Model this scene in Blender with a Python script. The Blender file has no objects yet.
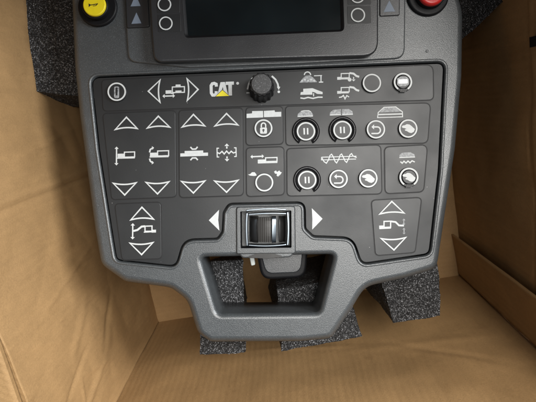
import bpy, bmesh, math, random
from mathutils import Vector, Matrix, noise
random.seed(7)
S = 0.001                      # everything below is written in millimetres
DC = 420.0                     # distance from the lens to the console's top surface
scene = bpy.context.scene
COL = scene.collection

# ------------------------------------------------------------------ frames
def P(u, v, z=0.0):            # a spot read off the photo, on the plane at height z
    k = (DC - z) / DC
    return Vector(((u - 268) * k, (201 - v) * k, z))
DOWN = Vector((8, 99, -420)).normalized()      # the box's own "down"
H = 620.0
def ray(u, v): return Vector((u - 268, 201 - v, -DC))
def F(u, v):                   # spot on the box floor
    r = ray(u, v); return r * (H / r.dot(DOWN)) + Vector((0, 0, DC))
A = F(158, 322); B = F(461, 275)
EX = (B - A).normalized(); WY = EX.cross(DOWN) * -1
WY.normalize()
if WY.y < 0: WY = -WY
UP = -DOWN
WID = (B - A).length
RB = Matrix((EX, WY, UP))      # rows: box axes -> world axes (box stands upright)
ORG = A + EX * (WID / 2) + WY * 200
def W(p):                      # millimetres in the lens frame -> world metres
    return (RB @ (Vector(p) - ORG)) * S

# ------------------------------------------------------------------ materials
def mat(name, color, rough=0.5, metal=0.0, spec=0.5, noise_scale=0, noise_amt=0.0, bump=0.0, bump_scale=900, coat=0, speck=0, speck_scale=1400, speck_col=(0.4, 0.4, 0.42, 1), rough_var=0.0, lint=0):
    m = bpy.data.materials.new(name); m.use_nodes = True
    nt = m.node_tree; n = nt.nodes; l = nt.links
    b = n['Principled BSDF']
    b.inputs['Roughness'].default_value = rough
    b.inputs['Metallic'].default_value = metal
    b.inputs['Specular IOR Level'].default_value = spec
    b.inputs['Coat Weight'].default_value = coat
    b.inputs['Coat Roughness'].default_value = 0.17
    tc = n.new('ShaderNodeTexCoord')
    src = None
    rgb = n.new('ShaderNodeRGB'); rgb.outputs[0].default_value = (*color, 1); src = rgb.outputs[0]
    if noise_amt:
        t = n.new('ShaderNodeTexNoise'); t.inputs['Scale'].default_value = noise_scale; t.inputs['Detail'].default_value = 5
        l.new(tc.outputs['Object'], t.inputs['Vector'])
        mr = n.new('ShaderNodeMapRange'); mr.inputs['From Min'].default_value = 0.3; mr.inputs['From Max'].default_value = 0.7
        mr.inputs['To Min'].default_value = 1 - noise_amt; mr.inputs['To Max'].default_value = 1 + noise_amt
        l.new(t.outputs['Fac'], mr.inputs['Value'])
        mx = n.new('ShaderNodeVectorMath'); mx.operation = 'SCALE'
        l.new(src, mx.inputs[0]); l.new(mr.outputs['Result'], mx.inputs['Scale']); src = mx.outputs[0]
    if speck:
        t = n.new('ShaderNodeTexNoise'); t.inputs['Scale'].default_value = speck_scale; t.inputs['Detail'].default_value = 2
        l.new(tc.outputs['Object'], t.inputs['Vector'])
        mr = n.new('ShaderNodeMapRange'); mr.inputs['From Min'].default_value = 1 - speck; mr.inputs['From Max'].default_value = 1 - speck + 0.12
        l.new(t.outputs['Fac'], mr.inputs['Value'])
        mx = n.new('ShaderNodeMixRGB'); mx.inputs['Color2'].default_value = speck_col
        l.new(mr.outputs['Result'], mx.inputs['Fac']); l.new(src, mx.inputs['Color1']); src = mx.outputs[0]
    if lint:      # scattered specks of dust
        t = n.new('ShaderNodeTexVoronoi'); t.inputs['Scale'].default_value = 75
        l.new(tc.outputs['Object'], t.inputs['Vector'])
        mr = n.new('ShaderNodeMapRange'); mr.inputs['From Min'].default_value = 0.035; mr.inputs['From Max'].default_value = 0.02; mr.inputs['To Max'].default_value = 0.6
        l.new(t.outputs['Distance'], mr.inputs['Value'])
        mx = n.new('ShaderNodeMixRGB'); mx.inputs['Color2'].default_value = (0.4, 0.4, 0.4, 1)
        l.new(mr.outputs['Result'], mx.inputs['Fac']); l.new(src, mx.inputs['Color1']); src = mx.outputs[0]
    l.new(src, b.inputs['Base Color'])
    if rough_var:
        t = n.new('ShaderNodeTexNoise'); t.inputs['Scale'].default_value = 22; t.inputs['Detail'].default_value = 6
        l.new(tc.outputs['Object'], t.inputs['Vector'])
        mr = n.new('ShaderNodeMapRange'); mr.inputs['From Min'].default_value = 0.3; mr.inputs['From Max'].default_value = 0.7
        mr.inputs['To Min'].default_value = rough - rough_var; mr.inputs['To Max'].default_value = rough + rough_var
        l.new(t.outputs['Fac'], mr.inputs['Value']); l.new(mr.outputs['Result'], b.inputs['Roughness'])
    if bump:
        t = n.new('ShaderNodeTexNoise'); t.inputs['Scale'].default_value = bump_scale; t.inputs['Detail'].default_value = 3
        l.new(tc.outputs['Object'], t.inputs['Vector'])
        bp = n.new('ShaderNodeBump'); bp.inputs['Strength'].default_value = bump; bp.inputs['Distance'].default_value = 0.0005
        l.new(t.outputs['Fac'], bp.inputs['Height']); l.new(bp.outputs['Normal'], b.inputs['Normal'])
    return m

M = {}
M['frame'] = mat('textured_grey_plastic', (0.050, 0.056, 0.060), 0.37, spec=1.0, noise_scale=60, noise_amt=0.08, bump=0.42, bump_scale=1300, speck=0.42, speck_scale=1500, speck_col=(0.12, 0.13, 0.136, 1), rough_var=0.05)
M['panel'] = mat('charcoal_membrane', (0.013, 0.0145, 0.016), 0.47, spec=0.6, lint=1, noise_scale=40, noise_amt=0.06, bump=0.15, bump_scale=2200, rough_var=0.07)
M['pad'] = mat('charcoal_key_film', (0.016, 0.0175, 0.019), 0.45, spec=0.6, lint=1, noise_scale=50, noise_amt=0.06, bump=0.13, bump_scale=2200, rough_var=0.05)
M['groove'] = mat('black_groove', (0.008, 0.008, 0.009), 0.6)
M['black'] = mat('black_rubber', (0.006, 0.006, 0.007), 0.5, spec=0.25, bump=0.2)
M['knob'] = mat('worn_black_knob', (0.055, 0.055, 0.056), 0.6, speck=0.42, speck_scale=900, speck_col=(0.16, 0.16, 0.165, 1), bump=0.5)
M['bezel'] = mat('dark_bezel_plastic', (0.020, 0.022, 0.025), 0.36, spec=0.9, bump=0.3, bump_scale=1600, rough_var=0.05)
M['white'] = mat('white_print', (0.60, 0.62, 0.62), 0.5, noise_scale=300, noise_amt=0.05)
M['greyprint'] = mat('pale_grey_print', (0.30, 0.31, 0.32), 0.5, noise_scale=500, noise_amt=0.45)
M['yellow_print'] = mat('yellow_print', (0.85, 0.74, 0.03), 0.5)
M['yellow'] = mat('yellow_button_plastic', (0.78, 0.62, 0.015), 0.4, noise_scale=200, noise_amt=0.05)
M['red'] = mat('red_button_plastic', (0.50, 0.02, 0.018), 0.35)
M['blueprint'] = mat('pale_blue_print', (0.17, 0.205, 0.26), 0.5)
M['screen'] = mat('dark_display_glass', (0.005, 0.009, 0.011), 0.16, spec=0.6, noise_scale=12, noise_amt=0.3, rough_var=0.05)
M['chrome'] = mat('polished_dark_metal', (0.20, 0.23, 0.26), 0.3, metal=1.0)
M['roller'] = mat('roller_plastic', (0.025, 0.024, 0.023), 0.35, noise_scale=200, noise_amt=0.2)
M['ridge'] = mat('roller_grip', (0.055, 0.053, 0.05), 0.35)
M['collar'] = mat('matt_black_collar', (0.004, 0.004, 0.005), 0.7, spec=0.12)
M['tab'] = mat('pale_tab_plastic', (0.62, 0.66, 0.63), 0.4)
M['cap_glare'] = mat('painted_cap_glare', (0.75, 0.77, 0.78), 0.3, noise_scale=300, noise_amt=0.15)  # near-white colour paints the glare on the toggle's cap

def foam_mat():
    m = bpy.data.materials.new('black_open_cell_foam'); m.use_nodes = True
    nt = m.node_tree; n = nt.nodes; l = nt.links; b = n['Principled BSDF']
    tc = n.new('ShaderNodeTexCoord')
    v = n.new('ShaderNodeTexVoronoi'); v.inputs['Scale'].default_value = 1000
    l.new(tc.outputs['Object'], v.inputs['Vector'])
    sp = n.new('ShaderNodeSeparateColor'); l.new(v.outputs['Color'], sp.inputs[0])
    r = n.new('ShaderNodeValToRGB')
    e = r.color_ramp.elements
    e[0].position = 0.0; e[0].color = (0.012, 0.012, 0.013, 1)
    e[1].position = 1.0; e[1].color = (0.30, 0.30, 0.31, 1)  # pale end of the ramp paints the glints of glossy cells
    for p, c in ((0.45, 0.020), (0.72, 0.05), (0.90, 0.13)):
        x = e.new(p); x.color = (c, c, c * 1.03, 1)
    l.new(sp.outputs[0], r.inputs[0]); l.new(r.outputs[0], b.inputs['Base Color'])
    b.inputs['Roughness'].default_value = 0.6
    bp = n.new('ShaderNodeBump'); bp.inputs['Strength'].default_value = 1.0; bp.inputs['Distance'].default_value = 0.0015
    l.new(v.outputs['Distance'], bp.inputs['Height']); l.new(bp.outputs['Normal'], b.inputs['Normal'])
    return m
M['foam'] = foam_mat()

def card_mat(name, base, flute_axis, edge=False):
    m = bpy.data.materials.new(name); m.use_nodes = True
    nt = m.node_tree; n = nt.nodes; l = nt.links; b = n['Principled BSDF']
    tc = n.new('ShaderNodeTexCoord')
    b.inputs['Roughness'].default_value = 0.62; b.inputs['Specular IOR Level'].default_value = 0.3
    def mapped(sx, sy, sz):
        mp = n.new('ShaderNodeMapping'); mp.inputs['Scale'].default_value = (sx, sy, sz)
        l.new(tc.outputs['Object'], mp.inputs['Vector']); return mp.outputs[0]
    def nz(vec, sc, det=4, rough=0.55):
        t = n.new('ShaderNodeTexNoise'); t.inputs['Scale'].default_value = sc; t.inputs['Detail'].default_value = det; t.inputs['Roughness'].default_value = rough
        l.new(vec, t.inputs['Vector']); return t.outputs['Fac']
    def rng(f, a, c):
        mr = n.new('ShaderNodeMapRange'); mr.inputs['From Min'].default_value = 0.28; mr.inputs['From Max'].default_value = 0.72
        mr.inputs['To Min'].default_value = a; mr.inputs['To Max'].default_value = c
        l.new(f, mr.inputs['Value']); return mr.outputs[0]
    def mul(a, c):
        t = n.new('ShaderNodeMath'); t.operation = 'MULTIPLY'; l.new(a, t.inputs[0]); l.new(c, t.inputs[1]); return t.outputs[0]
    big = rng(nz(mapped(1, 1, 1), 7, 4), 0.90, 1.09)
    along = mapped(1, 1, 0.04) if flute_axis == 'z' else mapped(0.04, 1, 1)
    streak = rng(nz(along, 160, 2), 0.97, 1.03)
    fine = rng(nz(mapped(1, 1, 1), 700, 3, 0.7), 0.88, 1.12)
    blot = rng(nz(mapped(1, 1, 1), 60, 8, 0.75), 0.90, 1.08)
    f = mul(mul(big, streak), mul(fine, blot))
    vm = n.new('ShaderNodeVectorMath'); vm.operation = 'SCALE'; vm.inputs[0].default_value = base
    l.new(f, vm.inputs['Scale'])
    # sparse darker scuffs with a shape of their own
    sc = nz(mapped(1, 1.7, 0.8), 26, 8, 0.75)
    mr = n.new('ShaderNodeMapRange'); mr.inputs['From Min'].default_value = 0.60; mr.inputs['From Max'].default_value = 0.72; mr.inputs['To Max'].default_value = 0.4
    l.new(sc, mr.inputs['Value'])
    mx = n.new('ShaderNodeMixRGB'); mx.inputs['Color2'].default_value = (base[0] * .55, base[1] * .5, base[2] * .45, 1)
    l.new(mr.outputs[0], mx.inputs['Fac']); l.new(vm.outputs[0], mx.inputs['Color1'])
    l.new(mx.outputs[0], b.inputs['Base Color'])
    bp = n.new('ShaderNodeBump'); bp.inputs['Strength'].default_value = 0.45; bp.inputs['Distance'].default_value = 0.0008
    # the flutes showing through the liner
    se = n.new('ShaderNodeSeparateXYZ'); l.new(tc.outputs['Object'], se.inputs[0])
    def mth(op, a, c_=None):
        t = n.new('ShaderNodeMath'); t.operation = op
        for k_, q_ in enumerate((a, c_)):
            if q_ is None: continue
            if isinstance(q_, (int, float)): t.inputs[k_].default_value = q_
            else: l.new(q_, t.inputs[k_])
        return t.outputs[0]
    u_ = mth('ADD', se.outputs[0], se.outputs[1]) if flute_axis == 'z' else se.outputs[1]
    wob = nz(mapped(1, 1, 1), 8, 3)
    ph_ = mth('ADD', mth('MULTIPLY', u_, 2 * math.pi / 0.0075), mth('MULTIPLY', wob, 2))
    wave = mth('MULTIPLY', mth('ADD', mth('SINE', ph_), 1.0), rng(nz(mapped(1, 1, 1), 5, 3), 0.1, 0.9))
    ad = n.new('ShaderNodeMath'); ad.operation = 'ADD'; l.new(mth('ADD', streak, mth('MULTIPLY', wave, .30)), ad.inputs[0]); l.new(fine, ad.inputs[1])
    l.new(ad.outputs[0], bp.inputs['Height']); l.new(bp.outputs['Normal'], b.inputs['Normal'])
    return m
CB = (0.335, 0.203, 0.090)
M['card'] = card_mat('brown_corrugated_board', CB, 'z')
M['cardfloor'] = card_mat('brown_corrugated_floor_board', CB, 'x')

# ------------------------------------------------------------------ object helpers
def empty(name, p, label, cat, group=None):
    o = bpy.data.objects.new(name, None); COL.objects.link(o)
    o.location = W(p); o.empty_display_size = 0.02
    o['label'] = label; o['category'] = cat
    if group: o['group'] = group
    bpy.context.view_layer.update()
    return o
class MB:
    def __init__(s): s.bm = bmesh.new(); s.mats = []
    def mi(s, m):
        m = M[m]
        if m not in s.mats: s.mats.append(m)
        return s.mats.index(m)
    def face(s, vs, m, smooth=False):
        try:
            f = s.bm.faces.new(vs); f.material_index = s.mi(m); f.smooth = smooth; return f
        except ValueError: return None
    def v(s, p): return s.bm.verts.new(p)
    def rings(s, rings, m, cap0=False, cap1=True, smooth=True, close=True, flip=False):
        """loft closed rings of 3-D points"""
        vr = [[s.v(p) for p in r] for r in rings]
        n = len(rings[0])
        for a, b in zip(vr, vr[1:]):
            for i in range(n if close else n - 1):
                j = (i + 1) % n
                s.face([a[i], a[j], b[j], b[i]], m, smooth)
        if cap1: s.face(vr[-1], m)
        if cap0: s.face(list(reversed(vr[0])), m)
        return vr
    def build(s, name, parent=None, smooth_all=False, recalc=True, label=None):
        bm = s.bm
        if recalc: bmesh.ops.recalc_face_normals(bm, faces=bm.faces)
        me = bpy.data.meshes.new(name)
        org = parent.location if parent is not None else Vector()
        root = parent
        off = Vector()
        r = parent
        while r is not None: off += r.location; r = r.parent
        cen = Vector()
        for v in bm.verts: v.co = W(v.co); cen += v.co
        cen /= max(1, len(bm.verts))
        for v in bm.verts: v.co -= cen
        bm.to_mesh(me); bm.free()
        for m in s.mats: me.materials.append(m)
        o = bpy.data.objects.new(name, me); COL.objects.link(o)
        o.location = cen - off
        if parent is not None: o.parent = parent
        if label: o['label'] = label
        return o

def rounded(poly, r, seg=6):
    """poly: (x, y[, radius]) corners -> dense rounded outline"""
    out = []; n = len(poly)
    for i in range(n):
        p0 = Vector(poly[i - 1][:2]); p = Vector(poly[i][:2]); p1 = Vector(poly[(i + 1) % n][:2])
        rr = poly[i][2] if len(poly[i]) > 2 else r
        a = p0 - p; b = p1 - p
        if rr < 0.05: out.append(p); continue
        ang = a.angle(b) if a.length > 1e-6 and b.length > 1e-6 else math.pi
        t = min(rr / max(math.tan(ang / 2), 0.05), a.length * 0.49, b.length * 0.49)
        q0 = p + a.normalized() * t; q1 = p + b.normalized() * t
        for k in range(seg + 1):
            w = k / seg
            out.append(q0 * (1 - w) ** 2 + p * 2 * w * (1 - w) + q1 * w * w)
    return out
def resample(pts, step):
    out = []; n = len(pts)
    for i in range(n):
        a, b = pts[i], pts[(i + 1) % n]; d = (b - a).length
        k = max(1, int(round(d / step)))
        for j in range(k): out.append(a.lerp(b, j / k))
    return out
def area2(p): return sum(p[i - 1].x * p[i].y - p[i].x * p[i - 1].y for i in range(len(p)))
def ccw(p): return p if area2(p) > 0 else list(reversed(p))
def smooth_loop(p, it):
    n = len(p)
    for _ in range(it): p = [(p[i - 1] + p[i] * 2 + p[(i + 1) % n]) / 4 for i in range(n)]
    return p
def offset(p, d):
    """ccw loop, positive d shrinks"""
    n = len(p); out = []
    for i in range(n):
        a = (p[i] - p[i - 1]); b = (p[(i + 1) % n] - p[i])
        a = a.normalized() if a.length > 1e-9 else b.normalized()
        b = b.normalized() if b.length > 1e-9 else a
        na = Vector((-a.y, a.x)); nb = Vector((-b.y, b.x)); m = na + nb
        m = m.normalized() if m.length > 1e-6 else na
        out.append(p[i] + m * d / max(m.dot(na), 0.5))
    return out
def at(pts, z): return [Vector((p.x, p.y, z)) for p in pts]
def pxl(poly, z=0):            # photo corners -> 2-D millimetre corners at height z (radius kept)
    out = []
    for q in poly:
        p = P(q[0], q[1], z); out.append((p.x, p.y) + tuple(q[2:]))
    return out

def prism(b, poly, z0, z1, m, bev=0.5, segs=3, cap0=False, rev=False):
    """2-D ccw loop raised from z0 to z1 with a rounded top edge"""
    p = ccw(poly); rs = [at(p, z0)]
    for k in range(segs + 1):
        a = math.pi / 2 * k / segs
        rs.append(at(offset(p, bev * (1 - math.cos(a))), z1 - bev + bev * math.sin(a)))
    b.rings(rs, m, cap0=cap0)
ZK = [0]
def bumpz():
    ZK[0] = (ZK[0] + 1) % 7
    return 0.03 * ZK[0]
def fill(b, poly, z, m='white'):   # poly in photo pixels
    z = z + 0.06 + bumpz()
    p = ccw([Vector(q[:2]) for q in pxl(poly, z)])
    b.rings([at(p, z - 0.05), at(p, z)], m, smooth=False)
def circ(u, v, r, n=32, a0=0, a1=360):
    return [(u + r * math.cos(math.radians(a0 + (a1 - a0) * i / n)), v - r * math.sin(math.radians(a0 + (a1 - a0) * i / n))) for i in range(n + (0 if a1 - a0 == 360 else 1))]
def stroke(b, pts, w, z, m='white', closed=False):
    z = z + 0.06 + bumpz(); w = w * 1.02
    p = [Vector(q[:2]) for q in pxl(pts, z)]; n = len(p); L = []; R = []
    for i in range(n):
        if closed or 0 < i < n - 1:
            a = (p[i] - p[i - 1]).normalized(); c = (p[(i + 1) % n] - p[i]).normalized()
        elif i == 0: a = c = (p[1] - p[0]).normalized()
        else: a = c = (p[i] - p[i - 1]).normalized()
        na = Vector((-a.y, a.x)); nb = Vector((-c.y, c.x)); mm = na + nb
        mm = mm.normalized() if mm.length > 1e-6 else na
        k = w / 2 / max(mm.dot(na), 0.4)
        L.append(p[i] + mm * k); R.append(p[i] - mm * k)
    vl = [b.v((q.x, q.y, z)) for q in L]; vr = [b.v((q.x, q.y, z)) for q in R]
    vl0 = [b.v((q.x, q.y, z - .05)) for q in L]; vr0 = [b.v((q.x, q.y, z - .05)) for q in R]
    for i in range(n if closed else n - 1):
        j = (i + 1) % n
        b.face([vr[i], vr[j], vl[j], vl[i]], m)
        b.face([vl[i], vl[j], vl0[j], vl0[i]], m); b.face([vr[j], vr[i], vr0[i], vr0[j]], m)
def ringm(b, u, v, r0, r1, z, m='white', a0=0, a1=360):
    stroke(b, circ(u, v, (r0 + r1) / 2, 48, a0, a1), r1 - r0, z, m, closed=(a1 - a0 == 360))
def head(b, u, v, dx, dy, s, z, m='white'):   # little arrow head, tip towards (dx, dy)
    px_, py_ = -dy, dx
    fill(b, [(u + dx * s, v + dy * s), (u + px_ * s * .95, v + py_ * s * .95), (u - px_ * s * .95, v - py_ * s * .95)], z, m)
def darrow(b, u0, v0, u1, v1, z, w=1.3, s=2.2, m='white'):
    dx, dy = u1 - u0, v1 - v0; L = math.hypot(dx, dy); dx /= L; dy /= L
    stroke(b, [(u0 + dx * s, v0 + dy * s), (u1 - dx * s, v1 - dy * s)], w, z, m)
    head(b, u1 - dx * s, v1 - dy * s, dx, dy, s, z, m); head(b, u0 + dx * s, v0 + dy * s, -dx, -dy, s, z, m)
def disc(b, u, v, r, z0, z1, m, bev=0.5, n=48, ztrace=None):
    c = P(u, v, z1 if ztrace is None else ztrace); k = (DC - (z1 if ztrace is None else ztrace)) / DC
    p = [Vector((c.x + r * k * math.cos(i * 2 * math.pi / n), c.y + r * k * math.sin(i * 2 * math.pi / n))) for i in range(n)]
    prism(b, p, z0, z1, m, bev)

# ================================================================== CONSOLE
CON = empty('control_console', P(268, 150, -44), 'dark grey machine control console with white key symbols and a looped handle', 'control console')

# --- body outline (photo corners, rounded) traced at its widest height
ZW = -13.0
outer = [(57, -70, 18), (74, 0, 40), (77, 70, 60), (82, 118, 80), (97, 229, 60), (103, 264, 15), (127, 281, 14), (172, 287, 16), (188, 299, 18), (198, 331, 14), (211, 340.5, 10),
         (300, 340, 30), (331, 337, 12), (352, 306, 14), (364, 286, 22), (402, 278, 30), (435, 268, 14), (443, 215, 60), (453, 150, 60), (459.5, 78, 60), (460.5, 14, 60), (444, -34, 40), (446, -70, 14)]
hole = [(197, 255, 7), (338, 252, 7), (321.5, 316, 9), (215.5, 317, 9)]
po = ccw(smooth_loop(resample(rounded([q for q in pxl(outer, ZW)], 12), 1.6), 3))
ph = ccw(smooth_loop(resample(rounded(pxl(hole, 0), 5), 1.4), 2))
panel_c = [(445.5, 61.4, 8), (440, 170, 60), (430.5, 254.8, 8), (361, 265, 9), (352.5, 238.5, 15), (313, 237, 7), (304.5, 229, 6), (304, 203, 7), (229, 204.5, 7), (224, 213, 5), (223, 232, 7), (218, 239.5, 6),
           (184, 240.5, 14), (176.5, 267.5, 9), (115.5, 261, 7), (112, 240, 20), (98, 150, 60), (90, 76.4, 9)]
pp = ccw(smooth_loop(resample(rounded(pxl(panel_c, 0), 5), 1.6), 1))
joy = [(239.5, 210.5), (292, 209.5), (292, 248.5), (240, 249)]
pj = ccw(resample(rounded(pxl(joy, 0), 1.6), 1.6))
b = MB()
R_ = 8.2
prof = [(6, -44), (2.2, -42), (0.3, -37), (0, -22), (0, -14)]
for k in range(1, 9):
    a = math.pi / 2 * k / 8
    prof.append((R_ * (1 - math.cos(a)) * 1.05, -13 + 13 * math.sin(a)))
vo = b.rings([at(offset(po, d), z) for d, z in prof], 'frame', cap0=False, cap1=False)
hp = []
for k in range(0, 8):
    a = math.pi / 2 * k / 7
    hp.append((5.0 * math.sin(a), -5.5 * (1 - math.cos(a))))
hp = [(d, z) for d, z in hp] + [(5.6, -22), (6.4, -44)]
vh = b.rings([at(offset(ph, d - 2.5), z) for d, z in hp], 'frame', cap1=False)
# panel recess: small bright lip, dark groove wall
vp = b.rings([at(offset(pp, d), z) for d, z in ((-3.1, 0), (-2.6, .4), (-2.0, .65), (-1.4, .6), (-0.7, 0.25), (-0.2, -0.6), (0.1, -3.0))], 'frame', cap1=False)
vj = b.rings([at(offset(pj, d), z) for d, z in ((0, 0), (0.5, -0.5), (0.6, -17))], 'frame', cap1=True)
bm = b.bm
def loop_edges(vs): return [bm.edges.get((vs[i - 1], vs[i])) for i in range(len(vs))]
es = loop_edges(vo[-1]) + loop_edges(vh[0]) + loop_edges(vp[0]) + loop_edges(vj[0])
r = bmesh.ops.triangle_fill(bm, edges=es, use_beauty=True, use_dissolve=False)
for g in r['geom']:
    if isinstance(g, bmesh.types.BMFace): g.material_index = b.mi('frame')
es = loop_edges(vo[0]) + loop_edges(vh[-1])
r = bmesh.ops.triangle_fill(bm, edges=es, use_beauty=True, use_dissolve=False)
body = b.build('body', CON)

# --- control panel membrane, sunk in the frame
ZP = -1.0
b = MB()
pin = offset(pp, 1.5)
b.rings([at(offset(pin, -2.4), -2.9), at(offset(pin, -1.4), -2.9)], 'groove', cap1=False)
prism(b, pin, -3.2, ZP, 'panel', 0.45, cap0=False)
g = b
# dark seam lines left and right of the raised area
PANEL = g.build('control_panel', CON)

# --- key pads -------------------------------------------------------
ZT = ZP + 0.45
def pad(corners, label):
    b = MB()
    z = ZT
    pts = ccw(resample(rounded(pxl(corners, z), 4.2), 2.5))
    # black seam round the pad
    o = offset(pts, -0.95)
    b.rings([at(o, ZP - 0.1), at(o, ZP + 0.05), at(offset(pts, 0.05), ZP + 0.06)], 'groove', cap1=False, smooth=False)
    prism(b, pts, ZP + 0.05, z, 'pad', 0.4)
    return b.build('key_pad', PAN, label=label)
PAN = CON
def sub(b, name, parent, label=None): return b.build(name, parent, label=label)

def tri_key(parent, a, l, r, sag=1.7, w=1.4):
    """white outlined arrow key with the base curved inwards; a apex, l / r base ends"""
    b = MB()
    pts = [a]
    for k in range(9):
        t = k / 8; s_ = 4 * t * (1 - t) * sag
        x = l[0] + (r[0] - l[0]) * t; y = l[1] + (r[1] - l[1]) * t
        mx, my = (l[0] + r[0]) / 2, (l[1] + r[1]) / 2
        dx, dy = a[0] - mx, a[1] - my; L = math.hypot(dx, dy)
        pts.append((x + dx / L * s_, y + dy / L * s_))
    # inset outline so that the stroke's outer edge meets the traced corners
    cx = sum(p[0] for p in pts) / len(pts); cy = sum(p[1] for p in pts) / len(pts)
    base = ccw([Vector(q[:2]) for q in pxl(pts, ZT + .35)])
    prism(b, offset(base, -0.25), ZT - .2, ZT + 0.35, 'pad', 0.25, 2)
    inn = [((p[0] - cx) * .91 + cx, (p[1] - cy) * .91 + cy) for p in pts]
    stroke(b, inn, w, ZT + .35, closed=True)
    return sub(b, 'arrow_key', parent)
HAND = [(-6.6, -1.6), (-5.6, -3.0), (-3.4, -3.3), (-1.5, -4.4), (1.2, -4.0), (3.4, -2.4), (5.2, -0.6), (6.6, 0.6), (5.6, 3.2), (3.2, 4.6), (0.6, 4.0), (-1.4, 2.6), (-3.2, 2.2), (-3.6, 1.0), (-1.8, 0.4), (-3.8, -0.4), (-5.6, -0.6)]
def round_key(parent, u, v, glyph=None, r=9.2, h=2.6, collar=False, notch=False, label=None):
    b = MB(); z = ZT + h
    if collar:   # open black collar round the key
        zz = ZT + 1.6
        pts_o = circ(u, v, 13.9, 44, -60, 240); pts_i = list(reversed(circ(u, v, 10.2, 44, -60, 240)))
        c = ccw([Vector(q[:2]) for q in pxl(pts_o + pts_i, zz)])
        prism(b, c, ZT - .3, zz, 'collar', 0.5, 2)
        pts_o = circ(u, v, 12.4, 44, -50, 230)
        stroke(b, pts_o, 0.35, zz, 'bezel')
    disc(b, u, v, r + 0.5, ZT - .6, z, 'pad', 0.5)
    c = P(u, v, 0)
    if notch:
        ringm(b, u, v, r - 1.7, r, z, 'white', -55, 235)
        fill(b, circ(u, v, r - 1.7, 32), z, 'collar')
        disc(b, u + .3, v - .2, r - 2.6, z - .2, z + .9, 'pad', 0.4, 32)
        fill(b, [(u - 2.6, v + r - 2.4), (u + 2.6, v + r - 2.4), (u + 3.2, v + r + .8), (u - 3.2, v + r + .8)], z, 'knob')
        z += .9
    else:
        ringm(b, u, v, r - 1.45, r, z)
    if glyph == 'pause':
        fill(b, [(u - 2.7, v - 3.2), (u - 1.1, v - 3.2), (u - .9, v + 3.2), (u - 2.4, v + 3.3)], z)
        fill(b, [(u + .8, v - 3.3), (u + 2.3, v - 3.3), (u + 2.5, v + 3.1), (u + 1.0, v + 3.2)], z)
    if glyph == 'return':
        arc = [(u + 1.2 + 3.2 * math.sin(math.radians(t)), v + .9 - 3.3 * math.cos(math.radians(t))) for t in range(0, 181, 15)]
        stroke(b, [(u - 2.2, v - 2.4)] + arc + [(u - 4.6, v + 4.2)], 1.35, z)
        head(b, u - 1.9, v - 2.4, -1, 0, 2.7, z)
    if glyph == 'hand': fill(b, [(u + x, v + y) for x, y in HAND], z)
    if glyph == 'lock':
        prism_pts = rounded([(u - 3.5, v - .6), (u + 3.5, v - .8), (u + 3.5, v + 5.4), (u - 3.4, v + 5.5)], 1.2, 3)
        fill(b, [tuple(p) for p in prism_pts], z)
        stroke(b, [(u - 2.2, v - .8), (u - 2.2, v - 2.8)] + circ(u, v - 3.0, 2.2, 10, 180, 0) + [(u + 2.2, v - .8)], 1.3, z)
        fill(b, circ(u, v + 1.8, 1.1, 12), z + .2, 'pad'); stroke(b, [(u, v + 2), (u, v + 4)], .9, z + .2, 'pad')
    if glyph == 'power':
        p = rounded([(u - 2.6, v - 5.2), (u + 2.4, v - 5.2), (u + 2.4, v + 6.4), (u - 2.6, v + 6.4)], 1.6, 4)
        fill(b, [tuple(q) for q in p], z, 'greyprint')
        fill(b, [(u - 1.2, v - 2.2), (u + 1.0, v - 2.2), (u + .7, v + 3.6), (u - .9, v + 3.6)], z + .25, 'pad')
        fill(b, circ(u - .1, v - 3.2, 1.1, 12), z + .25, 'pad')
    if glyph == 'cap':
        fill(b, [tuple(q) for q in rounded([(u - 5.8, v - 3.6), (u - 2, v - 5.2), (u + 3, v - 5.2), (u + 5.8, v - 3.4), (u + 5.8, v + 2.6), (u + 2, v + 4.2), (u - 4, v + 4.2), (u - 6, v + 2.4)], 1.6, 4)], z, 'greyprint'); fill(b, [tuple(q) for q in rounded([(u - 4.8, v - 2.6), (u + 4.8, v - 3.0), (u + 4.8, v + 1.4), (u - 4.8, v + 1.8)], 1.2, 4)], z + .25, 'cap_glare')
    return sub(b, 'round_key', parent, label)
def rect(b, x0, y0, x1, y1, w, z, skew=-.03, m='white'):
    d = (x1 - x0) * skew
    stroke(b, [(x0, y0), (x1, y0 + d), (x1, y1 + d), (x0, y1)], w, z, m, closed=True)
def box(b, x0, y0, x1, y1, z, skew=-.03, m='white'):
    d = (x1 - x0) * skew
    fill(b, [(x0, y0), (x1, y0 + d), (x1, y1 + d), (x0, y1)], z, m)
ZI = ZT + .02
def sym(parent, fn, name='symbol'):
    b = MB(); fn(b); return sub(b, name, parent)

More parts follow.
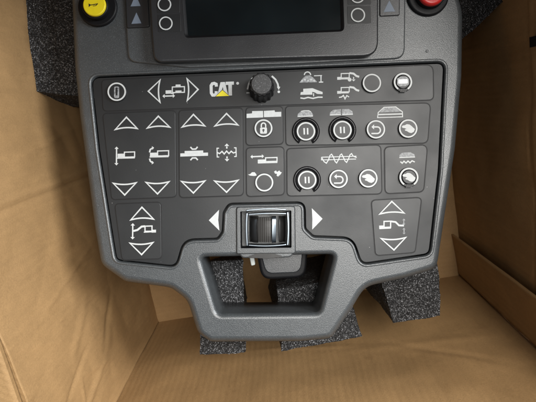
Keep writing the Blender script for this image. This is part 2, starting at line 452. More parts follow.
# top strip
K = pad([(101.5, 80), (433, 64.8, 7), (433.5, 99.8, 5), (103, 111)], 'wide top key strip with the maker\'s mark and the dial')
round_key(K, 116.7, 91.7, 'power', label='round key with an upright lever symbol')
tri_key(K, (147.3, 91.2), (160.2, 79), (160.2, 103.4)); tri_key(K, (199, 89.4), (187, 101.8), (186.8, 77.6))
def f(b):
    rect(b, 172.3, 87.0, 184.4, 92.6, 1.1, ZI); box(b, 175.6, 84.6, 180.6, 86.4, ZI); box(b, 165.6, 90.4, 171.4, 93.8, ZI)
    box(b, 171, 92.6, 174, 94, ZI); box(b, 175.4, 90.6, 181.5, 92.2, ZI); darrow(b, 162.4, 96.2, 175, 95.8, ZI)
sym(K, f)
def f(b):   # the mark on the strip
    z = ZI
    stroke(b, [(216.4, 86.6), (216.2, 84.2), (214.2, 83.3), (212.3, 83.7), (211.1, 85.6), (211.3, 93), (212.6, 95.1), (214.6, 95.1), (216.1, 93.9), (216.2, 91.2)], 2.9, z)
    fill(b, [(217.3, 95.6), (220.5, 82.2), (224.9, 82.0), (228.2, 95.2), (224.9, 95.3), (222.7, 86.8), (220.6, 95.5)], z)
    fill(b, [(219.6, 92.3), (225.8, 92.1), (225.8, 89.6), (219.6, 89.8)], z)
    fill(b, [(225.6, 81.8), (233.9, 81.5), (233.9, 84.7), (231.9, 84.8), (232.0, 95.4), (228.5, 95.6), (228.3, 84.9), (225.7, 85)], z)
    fill(b, [(214.8, 97.0), (222.4, 89.4), (230.2, 96.4)], z + .25, 'pad')
    fill(b, [(215.8, 96.4), (222.4, 90.2), (229.2, 95.9)], z + .5, 'yellow_print')
    fill(b, circ(237.6, 83.3, 1.4, 16), z)
sym(K, f, 'logo')
# the dial
b = MB()
c0 = P(262, 91, 0)
def gear(cx, cy, r, dr, n, ph=0):
    return [Vector((cx + (r + (dr if (i % 4) in (0, 1) else 0)) * math.cos((i + ph) * 2 * math.pi / (4 * n)), cy + (r + (dr if (i % 4) in (0, 1) else 0)) * math.sin((i + ph) * 2 * math.pi / (4 * n)))) for i in range(4 * n)]
gp = gear(c0.x - .3, c0.y + .5, 11.6, 1.0, 14)
b.rings([at(gp, ZT - .3), at(gp, 6)] + [at([Vector((c0.x - .3, c0.y + .5)) + (p - Vector((c0.x - .3, c0.y + .5))) * k for p in gp], z) for k, z in ((.97, 16), (.93, 20.5), (.87, 22))], 'black', smooth=False)
DIAL = sub(b, 'dial', PAN, 'ribbed black rotary dial on the top strip')
b = MB()
cp = [Vector((c0.x - .3 + 9.6 * math.cos(i * math.pi / 24), c0.y + .5 + 9.6 * math.sin(i * math.pi / 24))) for i in range(48)]
prism(b, cp, 21, 24, 'knob', 0.9)
prism(b, [Vector((c0.x - .3, c0.y + .5)) + (p - Vector((c0.x - .3, c0.y + .5))) * .8 for p in cp], 23, 24.25, 'knob', 0.2)
b.build('dial_cap', DIAL)
def f(b):
    stroke(b, [(253.4, 77.2), (250.6, 80.4), (248.6, 84.4), (247.4, 89.4)], 1.5, ZI); stroke(b, [(271.8, 76.0), (275.6, 79.6), (277.8, 84), (278.6, 88.2)], 1.7, ZI)
    fill(b, [(276.9, 86.8), (280.3, 86.8), (278.7, 90)], ZI); fill(b, circ(278.8, 91.8, 1.3, 12), ZI); box(b, 246.4, 92.4, 249.4, 93.4, ZI)
sym(K, f)
def f(b):
    fill(b, [(299.4, 82.6), (303.4, 77.6), (306, 75.6), (309.6, 75.3), (313, 77.4), (317.4, 82.2)], ZI, 'greyprint')
    ringm(b, 307.5, 75.1, 2.6, 3.7, ZI, 'white', 0, 180)
    for i in range(5): box(b, 301.4 + i * 3, 80 - (i % 2), 302.7 + i * 3, 81.4 - (i % 2), ZI + .2, 0)
    stroke(b, [(314, 75.8), (322, 75.5)], .9, ZI); stroke(b, [(321, 76), (321, 82)], 1.1, ZI); stroke(b, [(318.8, 82.2), (323.2, 82)], 1.1, ZI)
    fill(b, [(300.3, 94.8), (300.8, 92.2), (303.3, 91.8), (303.2, 88.8), (312.6, 88.2), (317.6, 90.2), (322.6, 92), (322.6, 94.2), (317, 93.8), (314.8, 92.4), (312.2, 91.8), (312.4, 94.6)], ZI)
    stroke(b, [(313.6, 96.4), (313.6, 93.2)], 1.0, ZI); stroke(b, [(300.4, 97.9), (304, 98.5), (308, 97.4), (313, 98.4), (318, 97.2), (322.6, 97.2)], 1.3, ZI)
sym(K, f)
def f(b):
    for dy in (0, 14):
        y = 73.6 + dy
        rect(b, 341.2, y, 349.2, y + 4.4, 1.0, ZI); box(b, 337.2, y + 3.4, 341, y + 6.2, ZI); stroke(b, [(337.4, y + 5.4), (348.8, y + 5.1)], 1.1, ZI)
        stroke(b, [(349.4, y - .6), (353.6, y), (356.4, y + 2.4), (359.2, y + 3.2)], 1.9, ZI)
    fill(b, circ(349.6, 79.6, 1.9, 12), ZI); stroke(b, [(353.6, 77), (353.6, 79)], 1.0, ZI); head(b, 353.6, 79.4, 0, 1, 2.0, ZI)
    stroke(b, [(339, 97.4), (341.6, 97), (343.4, 95.4), (345, 98.8), (346.8, 95.6), (349, 97)], 1.1, ZI)
sym(K, f)
round_key(K, 372, 82.9, None, label='plain round key with an empty white ring')
round_key(K, 403, 82, 'cap', notch=True, label='round toggle key with a glare painted on its cap')

# arrow pads
def arrows(K, up, dn):
    for a, l, r in up: tri_key(K, a, l, r)
    for a, l, r in dn: tri_key(K, a, l, r)
K = pad([(102.6, 113.6), (175.2, 110.5), (176, 197), (111.6, 199.6)], 'key pad with two pairs of arrows, nearest the left edge')
arrows(K, [((126.4, 116.2), (138.4, 128.8), (114, 129.9)), ((158.3, 115.2), (171, 127.4), (146, 128.4))], [((124.7, 196), (112, 183), (137.4, 182.4)), ((157.5, 194.9), (144.8, 182.2), (170.2, 181.4))])
def f(b):
    darrow(b, 116.6, 146.6, 116.4, 165.4, ZI); rect(b, 124.4, 152.2, 134.6, 157.2, 1.1, ZI); box(b, 117.6, 153.8, 124, 157.6, ZI); stroke(b, [(116.6, 158.2), (134.8, 157.8)], 1.1, ZI)
sym(K, f)
def f(b):
    rect(b, 157.6, 151, 168.6, 156, 1.1, ZI); box(b, 150, 152.8, 157.2, 156.4, ZI); stroke(b, [(149.6, 157), (168.6, 156.6)], 1.1, ZI)
    stroke(b, [(152.2, 148.2), (150.2, 149.6), (149.6, 152.4)], 1.5, ZI); head(b, 152.2, 148, .95, -.2, 2, ZI)
    stroke(b, [(149.6, 158.6), (150.2, 161), (152, 162.4)], 1.5, ZI); head(b, 152, 162.6, .95, .2, 2, ZI)
sym(K, f)
K = pad([(178.8, 110.4), (242.4, 107.8), (243, 195.4), (179.4, 197.6)], 'key pad with two pairs of arrows, left of the padlock key')
arrows(K, [((193.4, 113.4), (206, 126.1), (180.8, 127.4)), ((226.5, 112.5), (239.2, 125.2), (213.6, 126.3))], [((193.4, 194), (180.2, 181.2), (206.2, 180.6)), ((226.6, 193.2), (213.3, 180.8), (239.4, 179.9))])
def f(b):
    box(b, 180.3, 153.4, 208, 156.6, ZI); box(b, 184.6, 151, 203.2, 153.8, ZI + .2)
    stroke(b, [(190.4, 147), (192.4, 149.2), (195.8, 149), (197.6, 146.8)], 1.4, ZI); stroke(b, [(190.4, 160.2), (192.4, 158), (195.8, 157.9), (197.8, 160)], 1.4, ZI)
sym(K, f)
def f(b):
    stroke(b, [(219, 148.2), (217, 148.2), (217.2, 157), (219.2, 157)], 1.0, ZI); stroke(b, [(234, 147.8), (236, 147.8), (236.2, 156.4), (234.2, 156.6)], 1.0, ZI)
    stroke(b, [(217.4, 152.6), (219.6, 153.6), (222, 151.4), (224.2, 154), (226.6, 151), (229, 153.6), (231.2, 151.2), (233.4, 153), (236, 152)], 1.2, ZI)
    stroke(b, [(226.8, 146.4), (226.8, 148.6)], 1.4, ZI); head(b, 226.8, 146, 0, -1, 2.5, ZI); stroke(b, [(227, 156.4), (227, 158.6)], 1.4, ZI); head(b, 227, 159, 0, 1, 2.5, ZI)
sym(K, f)
# padlock pad
K = pad([(245.8, 107.8), (282.4, 106.3), (283, 144), (246, 145.4)], 'small key pad with the padlock key')
round_key(K, 263.5, 128.2, 'lock', r=8.9, label='round key with a white padlock')
def f(b):
    fill(b, [(246.6, 113.8), (252, 113.4), (252.2, 111.1), (263, 110.9), (263.2, 117.4), (246.6, 118)], ZI); fill(b, [(263.9, 110.9), (274.6, 110.3), (275, 112), (281.2, 111.8), (281.2, 116.6), (264, 117.2)], ZI)
sym(K, f)
K = pad([(246.2, 148), (283.6, 146.8), (284, 194.8), (246.6, 196.6)], 'key pad with the slow and fast animal symbols')
round_key(K, 264.3, 182.5, None, r=9, label='round key between the slow and fast symbols')
def f(b):
    darrow(b, 250.4, 156.8, 264, 156.2, ZI, 1.3, 2.1); rect(b, 265.6, 157.8, 277, 161.6, 1.1, ZI); box(b, 257.8, 159.6, 265.2, 163.2, ZI); stroke(b, [(258, 163), (277.4, 162.4)], 1.0, ZI)
sym(K, f)
def f(b):
    fill(b, [(248, 174.6), (250.2, 174), (252, 172.2), (254.6, 172.2), (256.4, 174.4), (256.6, 175.6), (254, 176), (250, 175.6)], ZI)
    fill(b, [(274, 171.6), (276, 170.4), (277, 172), (279.4, 170.4), (280.2, 171.8), (281.8, 172.4), (280.4, 174.6), (278, 176.6), (276.6, 175.6), (277, 173.8), (275, 173.6)], ZI)
sym(K, f)
# four-key pad
K = pad([(285.4, 106.4), (430.6, 99.6 + 3.4, 6), (427.6, 143, 6), (286, 145.4)], 'wide key pad with four round keys')
for (u, v, g, c, lb) in ((306, 131.3, 'pause', True, 'left collared pause key of the wide pad'), (342.5, 130, 'pause', True, 'right collared pause key of the wide pad'), (376, 129.3, 'return', False, 'return arrow key of the wide pad'), (408.3, 128.5, 'hand', False, 'hand key of the wide pad')):
    round_key(K, u, v, g, collar=c, label=lb)
def f(b):
    fill(b, [(297.4, 117), (297.8, 114), (301, 111.2), (304, 110.3), (309, 110.2), (311.4, 112), (313, 114.4), (313, 116.4)], ZI, 'greyprint'); stroke(b, [(298, 116.4), (312.8, 116)], 1, ZI + .2)
    stroke(b, [(301, 111.4), (304, 110.7), (309, 110.7), (311, 112)], .8, ZI + .2)
sym(K, f)
def f(b):
    fill(b, [(329.6, 115.6), (330, 112.6), (333.4, 109.8), (340.9, 109.2), (341, 115.2)], ZI, 'greyprint'); fill(b, [(342, 109.2), (349, 109), (352.4, 111.4), (353, 114.8), (342, 115.2)], ZI, 'greyprint')
    stroke(b, [(330, 115), (340.8, 114.6)], 1, ZI + .2); stroke(b, [(342.2, 114.6), (352.8, 114.2)], 1, ZI + .2)
sym(K, f)
def f(b):
    fill(b, [(381.4, 110), (384, 107.2), (395.6, 106.8), (401.6, 111.4), (380, 112.4)], ZI, 'greyprint')
    stroke(b, [(378.2, 112.6), (384, 107.3), (395.8, 106.9), (402.4, 111.8), (402.6, 116.8), (377.6, 117.6)], .9, ZI, closed=True)
    stroke(b, [(378, 114.6), (402.4, 113.9)], 1.3, ZI + .2)
sym(K, f)
# auger pad
K = pad([(286.8, 148.8), (380.6, 145, 5), (381.8, 193.8, 5), (287.2, 196)], 'key pad with three round keys under the auger symbol')
for (u, v, g, c, lb) in ((307.2, 180, 'pause', True, 'collared pause key under the auger'), (338.6, 178.9, 'return', False, 'return arrow key under the auger'), (368.4, 178.3, 'hand', False, 'hand key under the auger')):
    round_key(K, u, v, g, collar=c, label=lb)
def f(b):
    stroke(b, [(321.6, 157.2), (356.4, 156.2)], .8, ZI); stroke(b, [(321.6, 160), (356, 159)], .8, ZI); stroke(b, [(321.6, 157), (321.4, 160.2)], .8, ZI)
    stroke(b, [(322, 158), (324, 161.6), (326.4, 163.2), (328.4, 160), (330, 155.4), (331.6, 154.2), (333.4, 157), (335, 161.4), (336.6, 163), (338.6, 159.4), (340.2, 155), (341.6, 154), (343.2, 157), (345, 161), (346.6, 162.4), (348.4, 159), (350, 154.8), (351.6, 153.6), (353, 156), (356.6, 157.6)], 1.0, ZI + .2)
sym(K, f)
K = pad([(384.6, 147.2, 5), (427.4, 144.8, 6), (423.6, 191.8, 6), (385.2, 193.6, 5)], 'small key pad with a single hand key')
round_key(K, 409, 177.2, 'hand', notch=True, r=9.5, label='notched hand key of the small pad')
def f(b):
    fill(b, [(399, 158), (399.4, 155), (402, 152.8), (410.4, 152.2), (414.4, 154.4), (415.2, 157.4)], ZI, 'greyprint'); stroke(b, [(399.4, 157.6), (415, 157)], 1, ZI + .2)
    stroke(b, [(400.4, 161.6), (402.2, 163.2), (404, 161.2), (406, 163), (408, 161), (410, 162.8), (412, 160.8), (414.8, 162)], 1.2, ZI)
sym(K, f)
# lower pads
K = pad([(114.6, 204), (160.6, 202.2), (161.4, 258.6), (122, 260)], 'lower left key pad with one pair of arrows')
arrows(K, [((141.9, 206.2), (154.8, 219.4), (129.6, 220.2))], [((141.6, 255.6), (128.8, 243), (154.2, 242.2))])
def f(b):
    darrow(b, 132.8, 223.2, 132.6, 239.4, ZI, 1.3, 2.3); stroke(b, [(133.4, 231), (137.4, 230), (141.6, 226.6), (145, 226.2)], 1.9, ZI)
    rect(b, 145, 226.2, 152, 231.4, 1.2, ZI); box(b, 151.6, 229.8, 156, 232.6, ZI); stroke(b, [(143.8, 232.2), (156, 231.6)], 1.0, ZI)
sym(K, f)
K = pad([(371.4, 200.4), (421.6, 197.6), (415, 252.4), (375.6, 255.6)], 'lower right key pad with one pair of arrows')
arrows(K, [((391.8, 200.4), (405.4, 213.2), (378.4, 214.4))], [((394, 251), (379.8, 238.4), (407, 237.2))])
def f(b):
    rect(b, 384, 221.4, 390.6, 227.4, 1.2, ZI); box(b, 379.2, 225.6, 383.6, 228.8, ZI); stroke(b, [(379.4, 228.6), (391, 228)], 1.1, ZI)
    stroke(b, [(391, 221.4), (395.6, 222), (399, 225.4), (404, 225.6)], 1.7, ZI); darrow(b, 403.8, 218.6, 403.8, 225.4, ZI, 1.0, 1.7, 'greyprint'); darrow(b, 404, 227.8, 404, 234.4, ZI, 1.0, 1.7, 'greyprint')
sym(K, f)
b = MB(); fill(b, [(208.8, 220.3), (219, 209.8), (218.2, 220), (219.4, 230.6)], ZP, 'white'); b.build('arrow_mark', PANEL)
b = MB(); fill(b, [(322.6, 218.8), (311.8, 208.2), (312.4, 218.6), (312.2, 229.6)], ZP, 'white'); b.build('arrow_mark', PANEL)

# --- upper deck (slightly raised) with the monitor
b = MB()
deck = pxl([(120, -62, 5), (128, 61.5, 9), (190, 67.8, 30), (300, 63.8, 30), (405, 58.3, 11), (406.5, -62, 5)], 2)
dp = ccw(smooth_loop(resample(rounded(deck, 4), 1.6), 1))
prism(b, dp, -1, 2.2, 'frame', 1.8, 4)
DECK = b.build('upper_deck', CON)
b = MB()
mon = pxl([(146, -60, 5), (151, 30, 20), (153.5, 62, 9), (378.5, 55.6, 15), (378.5, -60, 5)], 13)
mp = ccw(smooth_loop(resample(rounded(mon, 8), 1.6), 1))
scr_o = ccw(resample(rounded(pxl([(178, -50), (184.5, 38.2), (344.5, 31.5), (342, -50)], 13), 5), 2))
rs = [at(offset(mp, 1.2), 2.0), at(offset(mp, .9), 9)]
for k in range(5):
    a = math.pi / 2 * k / 4; rs.append(at(offset(mp, 2.0 * (1 - math.cos(a))), 11 + 2 * math.sin(a)))
vm_ = b.rings(rs, 'bezel', cap1=False)
vs_ = b.rings([at(scr_o, 13), at(offset(scr_o, 1.0), 12.6), at(offset(scr_o, 3.2), 10.2)], 'black', cap1=False)
bm = b.bm
r = bmesh.ops.triangle_fill(bm, edges=[bm.edges.get((q[i - 1], q[i])) for q in (vm_[-1], vs_[0]) for i in range(len(q))], use_beauty=True)
for g_ in r['geom']:
    if isinstance(g_, bmesh.types.BMFace): g_.material_index = b.mi('bezel')
MON = b.build('monitor', CON)
b = MB(); b.rings([at(offset(scr_o, 2.6), 10.2), at(offset(scr_o, 2.7), 10.32)], 'screen', smooth=False); b.build('screen', MON)
def side_key(u, v, r=6.9, x0=None, x1=None):
    b = MB(); z = 13.25
    p = ccw(resample(rounded(pxl([(x0, v - 8.8), (x1, v - 9.2), (x1 + .6, v + 8.2), (x0 + .6, v + 8.6)], z), 1.2), 3))
    prism(b, p, 12.8, z, 'pad', .2, 2); disc(b, u, v, r, z - .2, z + .7, 'pad', .4, 40); ringm(b, u, v, r - 1.3, r - .1, z + .7)
    b.build('side_key', MON)
side_key(165.8, 23.3, 6.9, 157.5, 180.5); side_key(164.4, 4.4, 6.9, 156.4, 179.4); side_key(163, -14.6, 6.9, 155.4, 178.4)
side_key(358, 15, 7.2, 347, 370.5); side_key(357.6, -4, 7.2, 347, 370.5); side_key(357.2, -23, 7.2, 347, 370.5)
def arrow_strip(c, tris, label):
    b = MB(); z = 3.4
    p = ccw(resample(rounded(pxl(c, z), 1.6), 2)); prism(b, offset(p, -.7), 2.0, 2.35, 'groove', .1, 1); prism(b, p, 2, z, 'bezel', .5)
    for t in tris: fill(b, t, z, 'blueprint')
    b.build('arrow_strip', DECK, label=label)
arrow_strip([(124, -40), (127, 27.6), (149, 26.4), (146, -40)], [[(136.4, 12.4), (131.4, 23.9), (141.4, 23.3)], [(135.6, -5.5), (130.6, 6.4), (140.6, 6)]], 'dark strip with pale triangles left of the monitor')
arrow_strip([(380, -40), (380, 15.8), (399.3, 14.8), (399.8, -40)], [[(389.3, .4), (383.6, 12), (395.2, 11.4)], [(389.3, -19), (383.6, -8), (395.2, -8)]], 'dark strip with pale triangles right of the monitor')
# horn and stop buttons
b = MB(); disc(b, 98, 7.5, 19.4, -1, 3.5, 'black', 1.5, 64, ztrace=1); BASE = b.build('button_base', CON, label='black collar under the yellow button')
b = MB(); disc(b, 94.6, 5.0, 13.4, 3, 9.5, 'black', 1.0, 48); disc(b, 94, 4.4, 11.3, 9, 12, 'yellow', 1.0, 48)
stroke(b, [(89.6, 5.2), (97.8, 3.8)], .8, 12, 'groove'); fill(b, [(88.6, 3.4), (91, 4.8), (88.8, 7.2)], 12, 'groove'); stroke(b, [(93, 5.9), (96, 5.6), (97.8, 3.4)], .6, 12, 'groove')
b.build('horn_button', BASE, label='round yellow button with a small black horn symbol')
b = MB(); disc(b, 427.5, -4.6, 21, -1, 4, 'black', 2, 64, ztrace=1); BASE = b.build('button_base', CON, label='black collar under the red button')
b = MB(); disc(b, 431.6, -8.4, 15, 3, 10, 'black', 1, 48); disc(b, 432.5, -9, 13.4, 9, 14, 'red', 2.5, 48); b.build('stop_button', BASE, label='round red button')
b = MB(); disc(b, 427.3, 51, 1.5, -.2, .7, 'frame', .5, 16); disc(b, 427.2, 51, .5, .6, .9, 'groove', .1, 10); b.build('surface_speck', CON)  # speck on the frame, built as a small raised dot

# --- thumb roller
b = MB()
hz = 1.6
ho = ccw(resample(rounded(pxl([(236.4, 207, 3), (294.6, 206, 3), (295.2, 253.4, 2), (236.6, 254, 2)], hz), 2), 1.6))
hi = ccw(resample(rounded(pxl([(240.2, 211.4), (291.4, 210.4), (291.6, 247.8), (240.6, 248.4)], hz), 1.2), 1.6))
v1 = b.rings([at(offset(ho, -.7), -.3), at(offset(ho, -.7), .12), at(offset(ho, .1), .14)], 'groove', cap1=False, smooth=False)
v1 = b.rings([at(ho, -.2), at(ho, hz - .8), at(offset(ho, .3), hz - .2), at(offset(ho, .9), hz)], 'frame', cap1=False)
v2 = b.rings([at(hi, hz), at(offset(hi, .5), hz - .5), at(offset(hi, .6), -15)], 'black', cap1=False)
bm = b.bm
r = bmesh.ops.triangle_fill(bm, edges=[bm.edges.get((q[i - 1], q[i])) for q in (v1[-1], v2[0]) for i in range(len(q))], use_beauty=True)
for g_ in r['geom']:
    if isinstance(g_, bmesh.types.BMFace): g_.material_index = b.mi('frame')
ROL = b.build('roller_housing', CON)
def bar(b, pts, w, z0, z1, m):  # solid bar along a pixel polyline
    a_, m_, c_ = pts     # three points: a gentle bow
    ctl = tuple(2 * m_[k] - (a_[k] + c_[k]) / 2 for k in (0, 1))
    pts = [tuple(a_[k] * (1 - t) ** 2 + ctl[k] * 2 * t * (1 - t) + c_[k] * t * t for k in (0, 1)) for t in [i / 12 for i in range(13)]]
    p = [Vector(q[:2]) for q in pxl(pts, z1)]; L = []; R = []
    n = len(p)
    for i in range(n):
        a = (p[min(i + 1, n - 1)] - p[max(i - 1, 0)]).normalized(); nn = Vector((-a.y, a.x))
        L.append(p[i] + nn * w / 2); R.append(p[i] - nn * w / 2)
    prism(b, L + list(reversed(R)), z0, z1, m, min(.5, w * .3), 3)
b = MB()
bar(b, [(247, 213), (246.4, 229), (247.2, 246)], 1.9, -12, 0.6, 'chrome'); bar(b, [(287.6, 212), (288.4, 229), (287.6, 245.4)], 2.0, -12, 0.6, 'chrome')
bar(b, [(248.4, 245.2), (268, 246), (286.4, 244.6)], 1.7, -12, 0.4, 'chrome'); bar(b, [(248.4, 214.6), (268, 213.4), (286.2, 213.8)], 1.6, -12, 0.4, 'chrome')
bar(b, [(246, 210.6), (267, 208.9), (286, 209.8)], 1.8, 0, 2.6, 'chrome')
b.build('bright_bezel', ROL)
c = P(267.5, 229.8, 0)
def barrel(name, x0, x1, r, m, y0=-13.3, y1=13.3, ribs=0, bulge=1.0, zc=-13.5, label=None):
    """a slice of the roller; its axis runs along the photo's vertical"""
    b = MB(); n = 10
    k0, k1 = x0, x1
    rows = []
    for j in range(9):
        y = y0 + (y1 - y0) * j / 8; e = 1 - .10 * abs((j - 4) / 4) ** 3
        row = []
        m_ = max(n, ribs * 4)
        for i in range(m_ + 1):
            x = k0 + (k1 - k0) * i / m_
            rr = r * e
            if ribs and (i % 4) in (0, 1): rr += .6
            zz = math.sqrt(max(rr * rr - (x * .75) ** 2, 1))
            row.append(Vector((c.x + x, c.y + y, zc + zz)))
        rows.append(row)
    vr = [[b.v(p) for p in row] for row in rows]
    for a, d in zip(vr, vr[1:]):
        for i in range(len(a) - 1): b.face([a[i], a[i + 1], d[i + 1], d[i]], m, ribs == 0)
    low = [[b.v((p.x, p.y, -16)) for p in row] for row in (rows[0], rows[-1])]
    for q, w_ in ((vr[0], low[0]), (vr[-1], low[1])):
        for i in range(len(q) - 1): b.face([q[i], q[i + 1], w_[i + 1], w_[i]], m)
    for e_ in (0, -1):
        col = [row[e_] for row in vr]; lo = [b.v((v.co.x, v.co.y, -16)) for v in col]
        for i in range(len(col) - 1): b.face([col[i], col[i + 1], lo[i + 1], lo[i]], m)
    b.build(name, ROL, label=label)
barrel('roller_wheel', -18.6, -9.4, 13.5, 'roller', zc=-14)
barrel('roller_wheel', -9.2, 3.6, 15.2, 'ridge', y0=-12.4, y1=12.2, ribs=6, zc=-14, label='ribbed grip of the roller')
barrel('roller_wheel', 4.4, 8.6, 15, 'chrome', y0=-13, y1=13.4, zc=-14, label='bright band of the roller')
barrel('roller_wheel', 11.8, 18.8, 13.5, 'roller', zc=-14)
b = MB()   # scooped lip below the roller
lip = ccw(smooth_loop(resample(rounded(pxl([(237.5, 252.6, 2), (294.5, 251.8, 2), (291, 257.4, 5), (268, 258.4, 30), (242, 258.2, 5)], 0.6), 2), 1.0), 2))
prism(b, lip, -6, .5, 'frame', 1.6, 4)
sc_ = ccw(smooth_loop(resample(rounded(pxl([(245, 257.6, 1), (256, 253.6, 8), (272, 253, 8), (285, 256.8, 1), (266, 258.6, 8)], 0.6), 2), .8), 2))
prism(b, sc_, .3, .75, 'roller', .15, 1); b.build('thumb_scoop', ROL)
# trigger under the roller
b = MB()
tr = ccw(smooth_loop(resample(rounded(pxl([(256, 252, 3), (308, 251, 3), (305.5, 278, 12), (262, 280, 12)], -34), 3), 1.4), 2))
prism(b, tr, -62, -34, 'black', 3.2, 5)
ti = ccw(smooth_loop(resample(rounded(pxl([(260.5, 254, 3), (303, 253, 3), (300.5, 272.6, 9), (266, 274, 9)], -33.4), 3), 1.4), 2))
prism(b, ti, -36, -33.2, 'bezel', 1.2, 3)
b.build('trigger', CON, label='rounded dark trigger hanging under the roller')
b = MB(); tb = ccw(resample(rounded(pxl([(249, 255), (253.6, 254.6), (255.2, 265), (251.2, 266)], -36), 1.4), 1.4)); prism(b, tb, -46, -36, 'tab', 1, 3)
b.build('release_tab', CON, label='small pale tab beside the trigger')

# ================================================================== FOAM
def foam(top, bot, label, seed, n=16):
    """block from four top corners and four bottom corners; the cut faces are rough"""
    cen = sum(top, Vector()) / 4
    foot = sum(bot, Vector()) / 4
    T = empty('foam_block', foot, label, 'foam block', 'foam blocks propping the console')
    b = MB()
    def lattice(q, nu, nv):
        return [[q[0].lerp(q[1], i / nu).lerp(q[3].lerp(q[2], i / nu), j / nv) for i in range(nu + 1)] for j in range(nv + 1)]
    quads = [top] + [[top[i], top[(i + 1) % 4], bot[(i + 1) % 4], bot[i]] for i in range(4)] + [bot]
    for q in quads:
        nu = max(2, int((q[1] - q[0]).length / 2.2)); nv = max(2, int((q[3] - q[0]).length / 2.2)); nv = min(nv, 60)
        vr = []
        for row in lattice(q, nu, nv):
            r_ = []
            for p in row:
                d = noise.noise_vector(p * .35 + Vector((seed, 0, 0))) * .75 + noise.noise_vector(p * .05 + Vector((seed, 3, 0))) * 1.4
                r_.append(b.v(p + d))
            vr.append(r_)
        for a, d in zip(vr, vr[1:]):
            for i in range(nu): b.face([a[i], a[i + 1], d[i + 1], d[i]], 'foam', False)
    bmesh.ops.remove_doubles(b.bm, verts=b.bm.verts, dist=.25)
    o = b.build('foam', None)
    # a one-piece thing: keep the mesh itself at top level
    bpy.data.objects.remove(T)
    o.name = 'foam_block'; o['label'] = label; o['category'] = 'foam block'; o['group'] = 'foam blocks propping the console'
    return o
def lift(p, h=1.0): return p + UP * h
foam([P(201, 262, -46), P(243, 260, -46), P(246, 352.5, -46), P(200, 355.5, -46)], [lift(F(206, 262)), lift(F(238, 250)), lift(F(247, 297)), lift(F(212, 300))], 'speckled black foam block under the left end of the handle', 1)
foam([P(277, 290, -46), P(345, 278, -46), P(362, 336.5, -46), P(282, 351.5, -46)], [lift(F(274, 262)), lift(F(330, 254)), lift(F(338, 280)), lift(F(268, 287))], 'speckled black foam block under the middle of the handle, seen through its loop', 2)
foam([P(376, 262, -46), P(437, 255, -46), P(440.5, 316, -46), P(393.5, 322.5, -46)], [lift(F(330, 236)), lift(F(396, 230)), lift(F(402, 262)), lift(F(348, 266))], 'speckled black foam block below the right corner of the console, right of the handle', 3)
foam([P(22, -60, -44.5), P(96, -60, -44.5), P(96, 98, -46), P(32, 91, -28)], [P(60, -56, -150), P(120, -56, -150), P(112, 108, -120), P(60, 106, -92)], 'dark foam block wedged between the left box wall and the console, beside the yellow button', 4)
foam([P(440, -60, -46), P(514, -60, 10), P(506, 0, 3), P(458, 43, -58)], [P(400, -50, -170), P(470, -50, -170), P(455, 20, -170), P(420, 40, -170)], 'dark foam block at the upper right, beside the red button', 5)

# ================================================================== CARDBOARD BOX
BOX = empty('cardboard_box', A + EX * WID / 2 + WY * 200, 'open brown corrugated cardboard box holding the console', 'cardboard box')
RIM = 322.0; LEN = 548.0; TH = 5.0
def board(name, org, du, dv, nin, lu, lv, fn=None, m='card', step=5.0, label=None, parent=BOX, th=TH):
    """a board with thickness: org corner, du/dv axes, nin the inside normal"""
    b = MB(); nu = max(2, int(lu / step)); nv = max(2, int(lv / step))
    def pt(i, j, side):
        a = lu * i / nu; c_ = lv * j / nv
        d = fn(a, c_) if fn else 0
        return org + du * a + dv * c_ + nin * (d - (th if side else 0))
    g0 = [[b.v(pt(i, j, 0)) for i in range(nu + 1)] for j in range(nv + 1)]
    g1 = [[b.v(pt(i, j, 1)) for i in range(nu + 1)] for j in range(nv + 1)]
    for j in range(nv):
        for i in range(nu):
            b.face([g0[j][i], g0[j][i + 1], g0[j + 1][i + 1], g0[j + 1][i]], m, True); b.face([g1[j][i], g1[j + 1][i], g1[j + 1][i + 1], g1[j][i + 1]], m, True)
    for i in range(nu):
        b.face([g0[0][i], g1[0][i], g1[0][i + 1], g0[0][i + 1]], m); b.face([g0[nv][i], g0[nv][i + 1], g1[nv][i + 1], g1[nv][i]], m)
    for j in range(nv):
        b.face([g0[j][0], g0[j + 1][0], g1[j + 1][0], g1[j][0]], m); b.face([g0[j][nu], g1[j][nu], g1[j + 1][nu], g0[j + 1][nu]], m)
    return b.build(name, parent, label=label)
def ridge(x, c_, w, h): t = abs(x - c_) / w; return h * max(0, 1 - t) ** 2
def nz2(a, c_, s, sd=0): return noise.noise(Vector((a * s, c_ * s, sd)))
def seg(a, c_, p, q, w, h):
    d = Vector((q[0] - p[0], q[1] - p[1])); L = d.length; d /= L; r_ = Vector((a - p[0], c_ - p[1])); t = r_.dot(d)
    if t < 0 or t > L: return 0
    return h * max(0, 1 - abs(r_.x * d.y - r_.y * d.x) / w) * math.sin(math.pi * t / L)
board('box_floor', A - EX * 12 - WY * 12, EX, WY, UP, WID + 24, LEN + 24, lambda a, c_: nz2(a, c_, .01) * 1.5, 'cardfloor', 8)
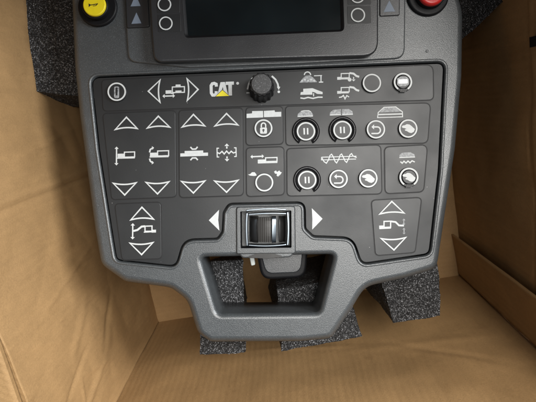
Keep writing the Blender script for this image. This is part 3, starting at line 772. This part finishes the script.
def fl(a, c_):       # left wall: along = distance from the near corner, height
    d = nz2(a, c_, .008, 5) * 3.6 + nz2(a, c_, .035, 6) * .5 + abs(nz2(a, c_, .018, 8)) * 2.2
    d += ridge(a, 262, 4, -1.6) + ridge(a, 269, 6, 1.6)
    d += seg(a, c_, (60, 175), (20, 300), 5, 2.2) + seg(a, c_, (95, 200), (55, 300), 4, -2.2) + seg(a, c_, (75, 240), (30, 250), 3, 1.2) + seg(a, c_, (190, 120), (150, 290), 3.5, 1.2) + seg(a, c_, (330, 60), (300, 250), 4, 1.2) + seg(a, c_, (40, 150), (75, 250), 5, 1.4) + seg(a, c_, (110, 230), (150, 310), 5, 1.4) + seg(a, c_, (120, 120), (60, 190), 8, -2)
    d += seg(a, c_, (30, 210), (10, 260), 4, 1.2) + seg(a, c_, (140, 180), (90, 250), 9, 2)
    d += ridge(a, 0, 14, 1.5)
    return d
def unders(hh): return 1
LW = board('side_wall', A - UP * 3, WY, UP, EX, LEN, RIM, fl, 'card', 2.4, label='left box wall, well lit and slightly crumpled')
def fr(a, c_):
    return nz2(a, c_, .009, 15) * 4 + nz2(a, c_, .03, 16) * .8 + ridge(c_, 204 + nz2(a, 0, .02) * 4, 3, -1.2) + ridge(c_, 209 + nz2(a, 0, .02) * 4, 3, 1.0) + ridge(a, 330, 3, 1.0) + ridge(a, 120, 4, .5)
board('side_wall', B - UP * 3, WY, UP, -EX, LEN, RIM, fr, 'card', 3.2, label='right box wall, in shade')
def fn_(a, c_):
    d = nz2(a, c_, .009, 25) * 3.5 + nz2(a, c_, .03, 26) * .7
    return d + seg(a, c_, (330, 140), (470, 230), 7, -1.0) + seg(a, c_, (250, 150), (480, 170), 10, .8) + seg(a, c_, (150, 120), (330, 150), 5, .9)
board('end_wall', A - UP * 3 - EX * 8, EX, UP, WY, WID + 16, RIM, fn_, 'card', 3.2, label='near end wall of the box')
board('end_wall', A - UP * 3 - EX * 8 + WY * LEN, EX, UP, -WY, WID + 16, RIM, lambda a, c_: nz2(a, c_, .01, 35) * 3, 'card', 6, label='far end wall of the box')
# glued tab on the right wall by the near corner
tabd = (WY * 66 - EX * 2.5); tabl = tabd.length; tabd = tabd.normalized(); tn = (-EX * 66 - WY * 2.5).normalized()
board('corner_tab', B - EX * 4.5 + WY * 4, tabd, UP, tn, tabl, RIM - 2, lambda a, c_: 3 * (a / 66) ** 2 + nz2(a, c_, .02, 44) * .8, 'card', 3.2, label='folded tab of board along the corner of the right wall', th=3)
# top flaps folded outwards, except the far one added to cast shade
def flap(org, du, out, L, lab, up=.25, depth=170):
    dv = (out + UP * up).normalized(); n_ = du.cross(dv); n_ = n_ if n_.dot(UP) > 0 else -n_
    board('top_flap', org, du, dv, n_, L, depth, lambda a, c_: nz2(a, c_, .01, 55) * 3, 'card', 5, label=lab, th=4)
flap(A + UP * (RIM + 3), WY, -EX, LEN, 'flap folded out over the left wall', .15)
flap(B + UP * (RIM + 3), WY, EX, LEN, 'flap folded out over the right wall', -.1)
flap(A + UP * (RIM + 3), EX, -WY, WID, 'flap folded out over the near wall', -.3)
flap(A + WY * LEN + UP * (RIM + 3), EX, -WY, WID, 'unseen flap added upright on the far wall to shade the upper left', 4, 390)  # out of view, made tall and leaned in to block light
# small black piece showing at the right wall
p0 = B + WY * 318 + UP * 212 - EX * 3
b = MB()
q = [p0, p0 + WY * 9, p0 + WY * 9 + UP * 26, p0 + UP * 26]
b.rings([[x for x in q], [x - EX * 2 for x in q]], 'black', smooth=False)
b.build('black_piece', BOX, label='small black piece high on the right wall')

# surface the box stands on
b = MB()
g0 = A - EX * 900 - WY * 900 - UP * 9
q = [g0, g0 + EX * 2300, g0 + EX * 2300 + WY * 2400, g0 + WY * 2400]
b.rings([q, [x + UP * .5 for x in q]], 'bezel', smooth=False)
o = b.build('floor'); o['kind'] = 'structure'
o.data.materials[0] = mat('grey_concrete', (0.25, 0.25, 0.24), 0.7, noise_scale=14, noise_amt=0.2)

# ================================================================== LIGHT
w = bpy.data.worlds.new('World'); scene.world = w; w.use_nodes = True
w.node_tree.nodes['Background'].inputs[0].default_value = (0.80, 0.88, 1.0, 1)
w.node_tree.nodes['Background'].inputs[1].default_value = 0.15
def area(name, pos, target, size, power, col, sy=None):
    L = bpy.data.lights.new(name, 'AREA'); L.shape = 'RECTANGLE'; L.size = size; L.size_y = sy or size; L.energy = power; L.color = col
    o = bpy.data.objects.new(name, L); COL.objects.link(o)
    p = W(pos); t = W(target); o.location = p
    o.rotation_euler = (t - p).to_track_quat('-Z', 'Y').to_euler()
    return o
area('ceiling_lamp', (330, 260, 1300), (0, -40, -60), 0.7, 29, (1.0, 0.975, 0.93), 0.9)
area('ceiling_lamp', (1350, 420, 850), (0, 0, 0), 0.4, 40, (0.95, 0.98, 1.0), 0.9)

# ================================================================== CAMERA
cam = bpy.data.cameras.new('camera'); co = bpy.data.objects.new('camera', cam); COL.objects.link(co)
cam.sensor_fit = 'HORIZONTAL'; cam.sensor_width = 36; cam.lens = 36 * 420 / 536; cam.clip_start = 0.005; cam.clip_end = 50
co.location = W((0, 0, DC)); co.rotation_euler = RB.to_euler()
cam.dof.use_dof = False
scene.camera = co
scene.render.engine = 'CYCLES'
scene.view_settings.view_transform = 'Standard'; scene.view_settings.look = 'None'; scene.view_settings.exposure = 0.0; scene.view_settings.gamma = 1
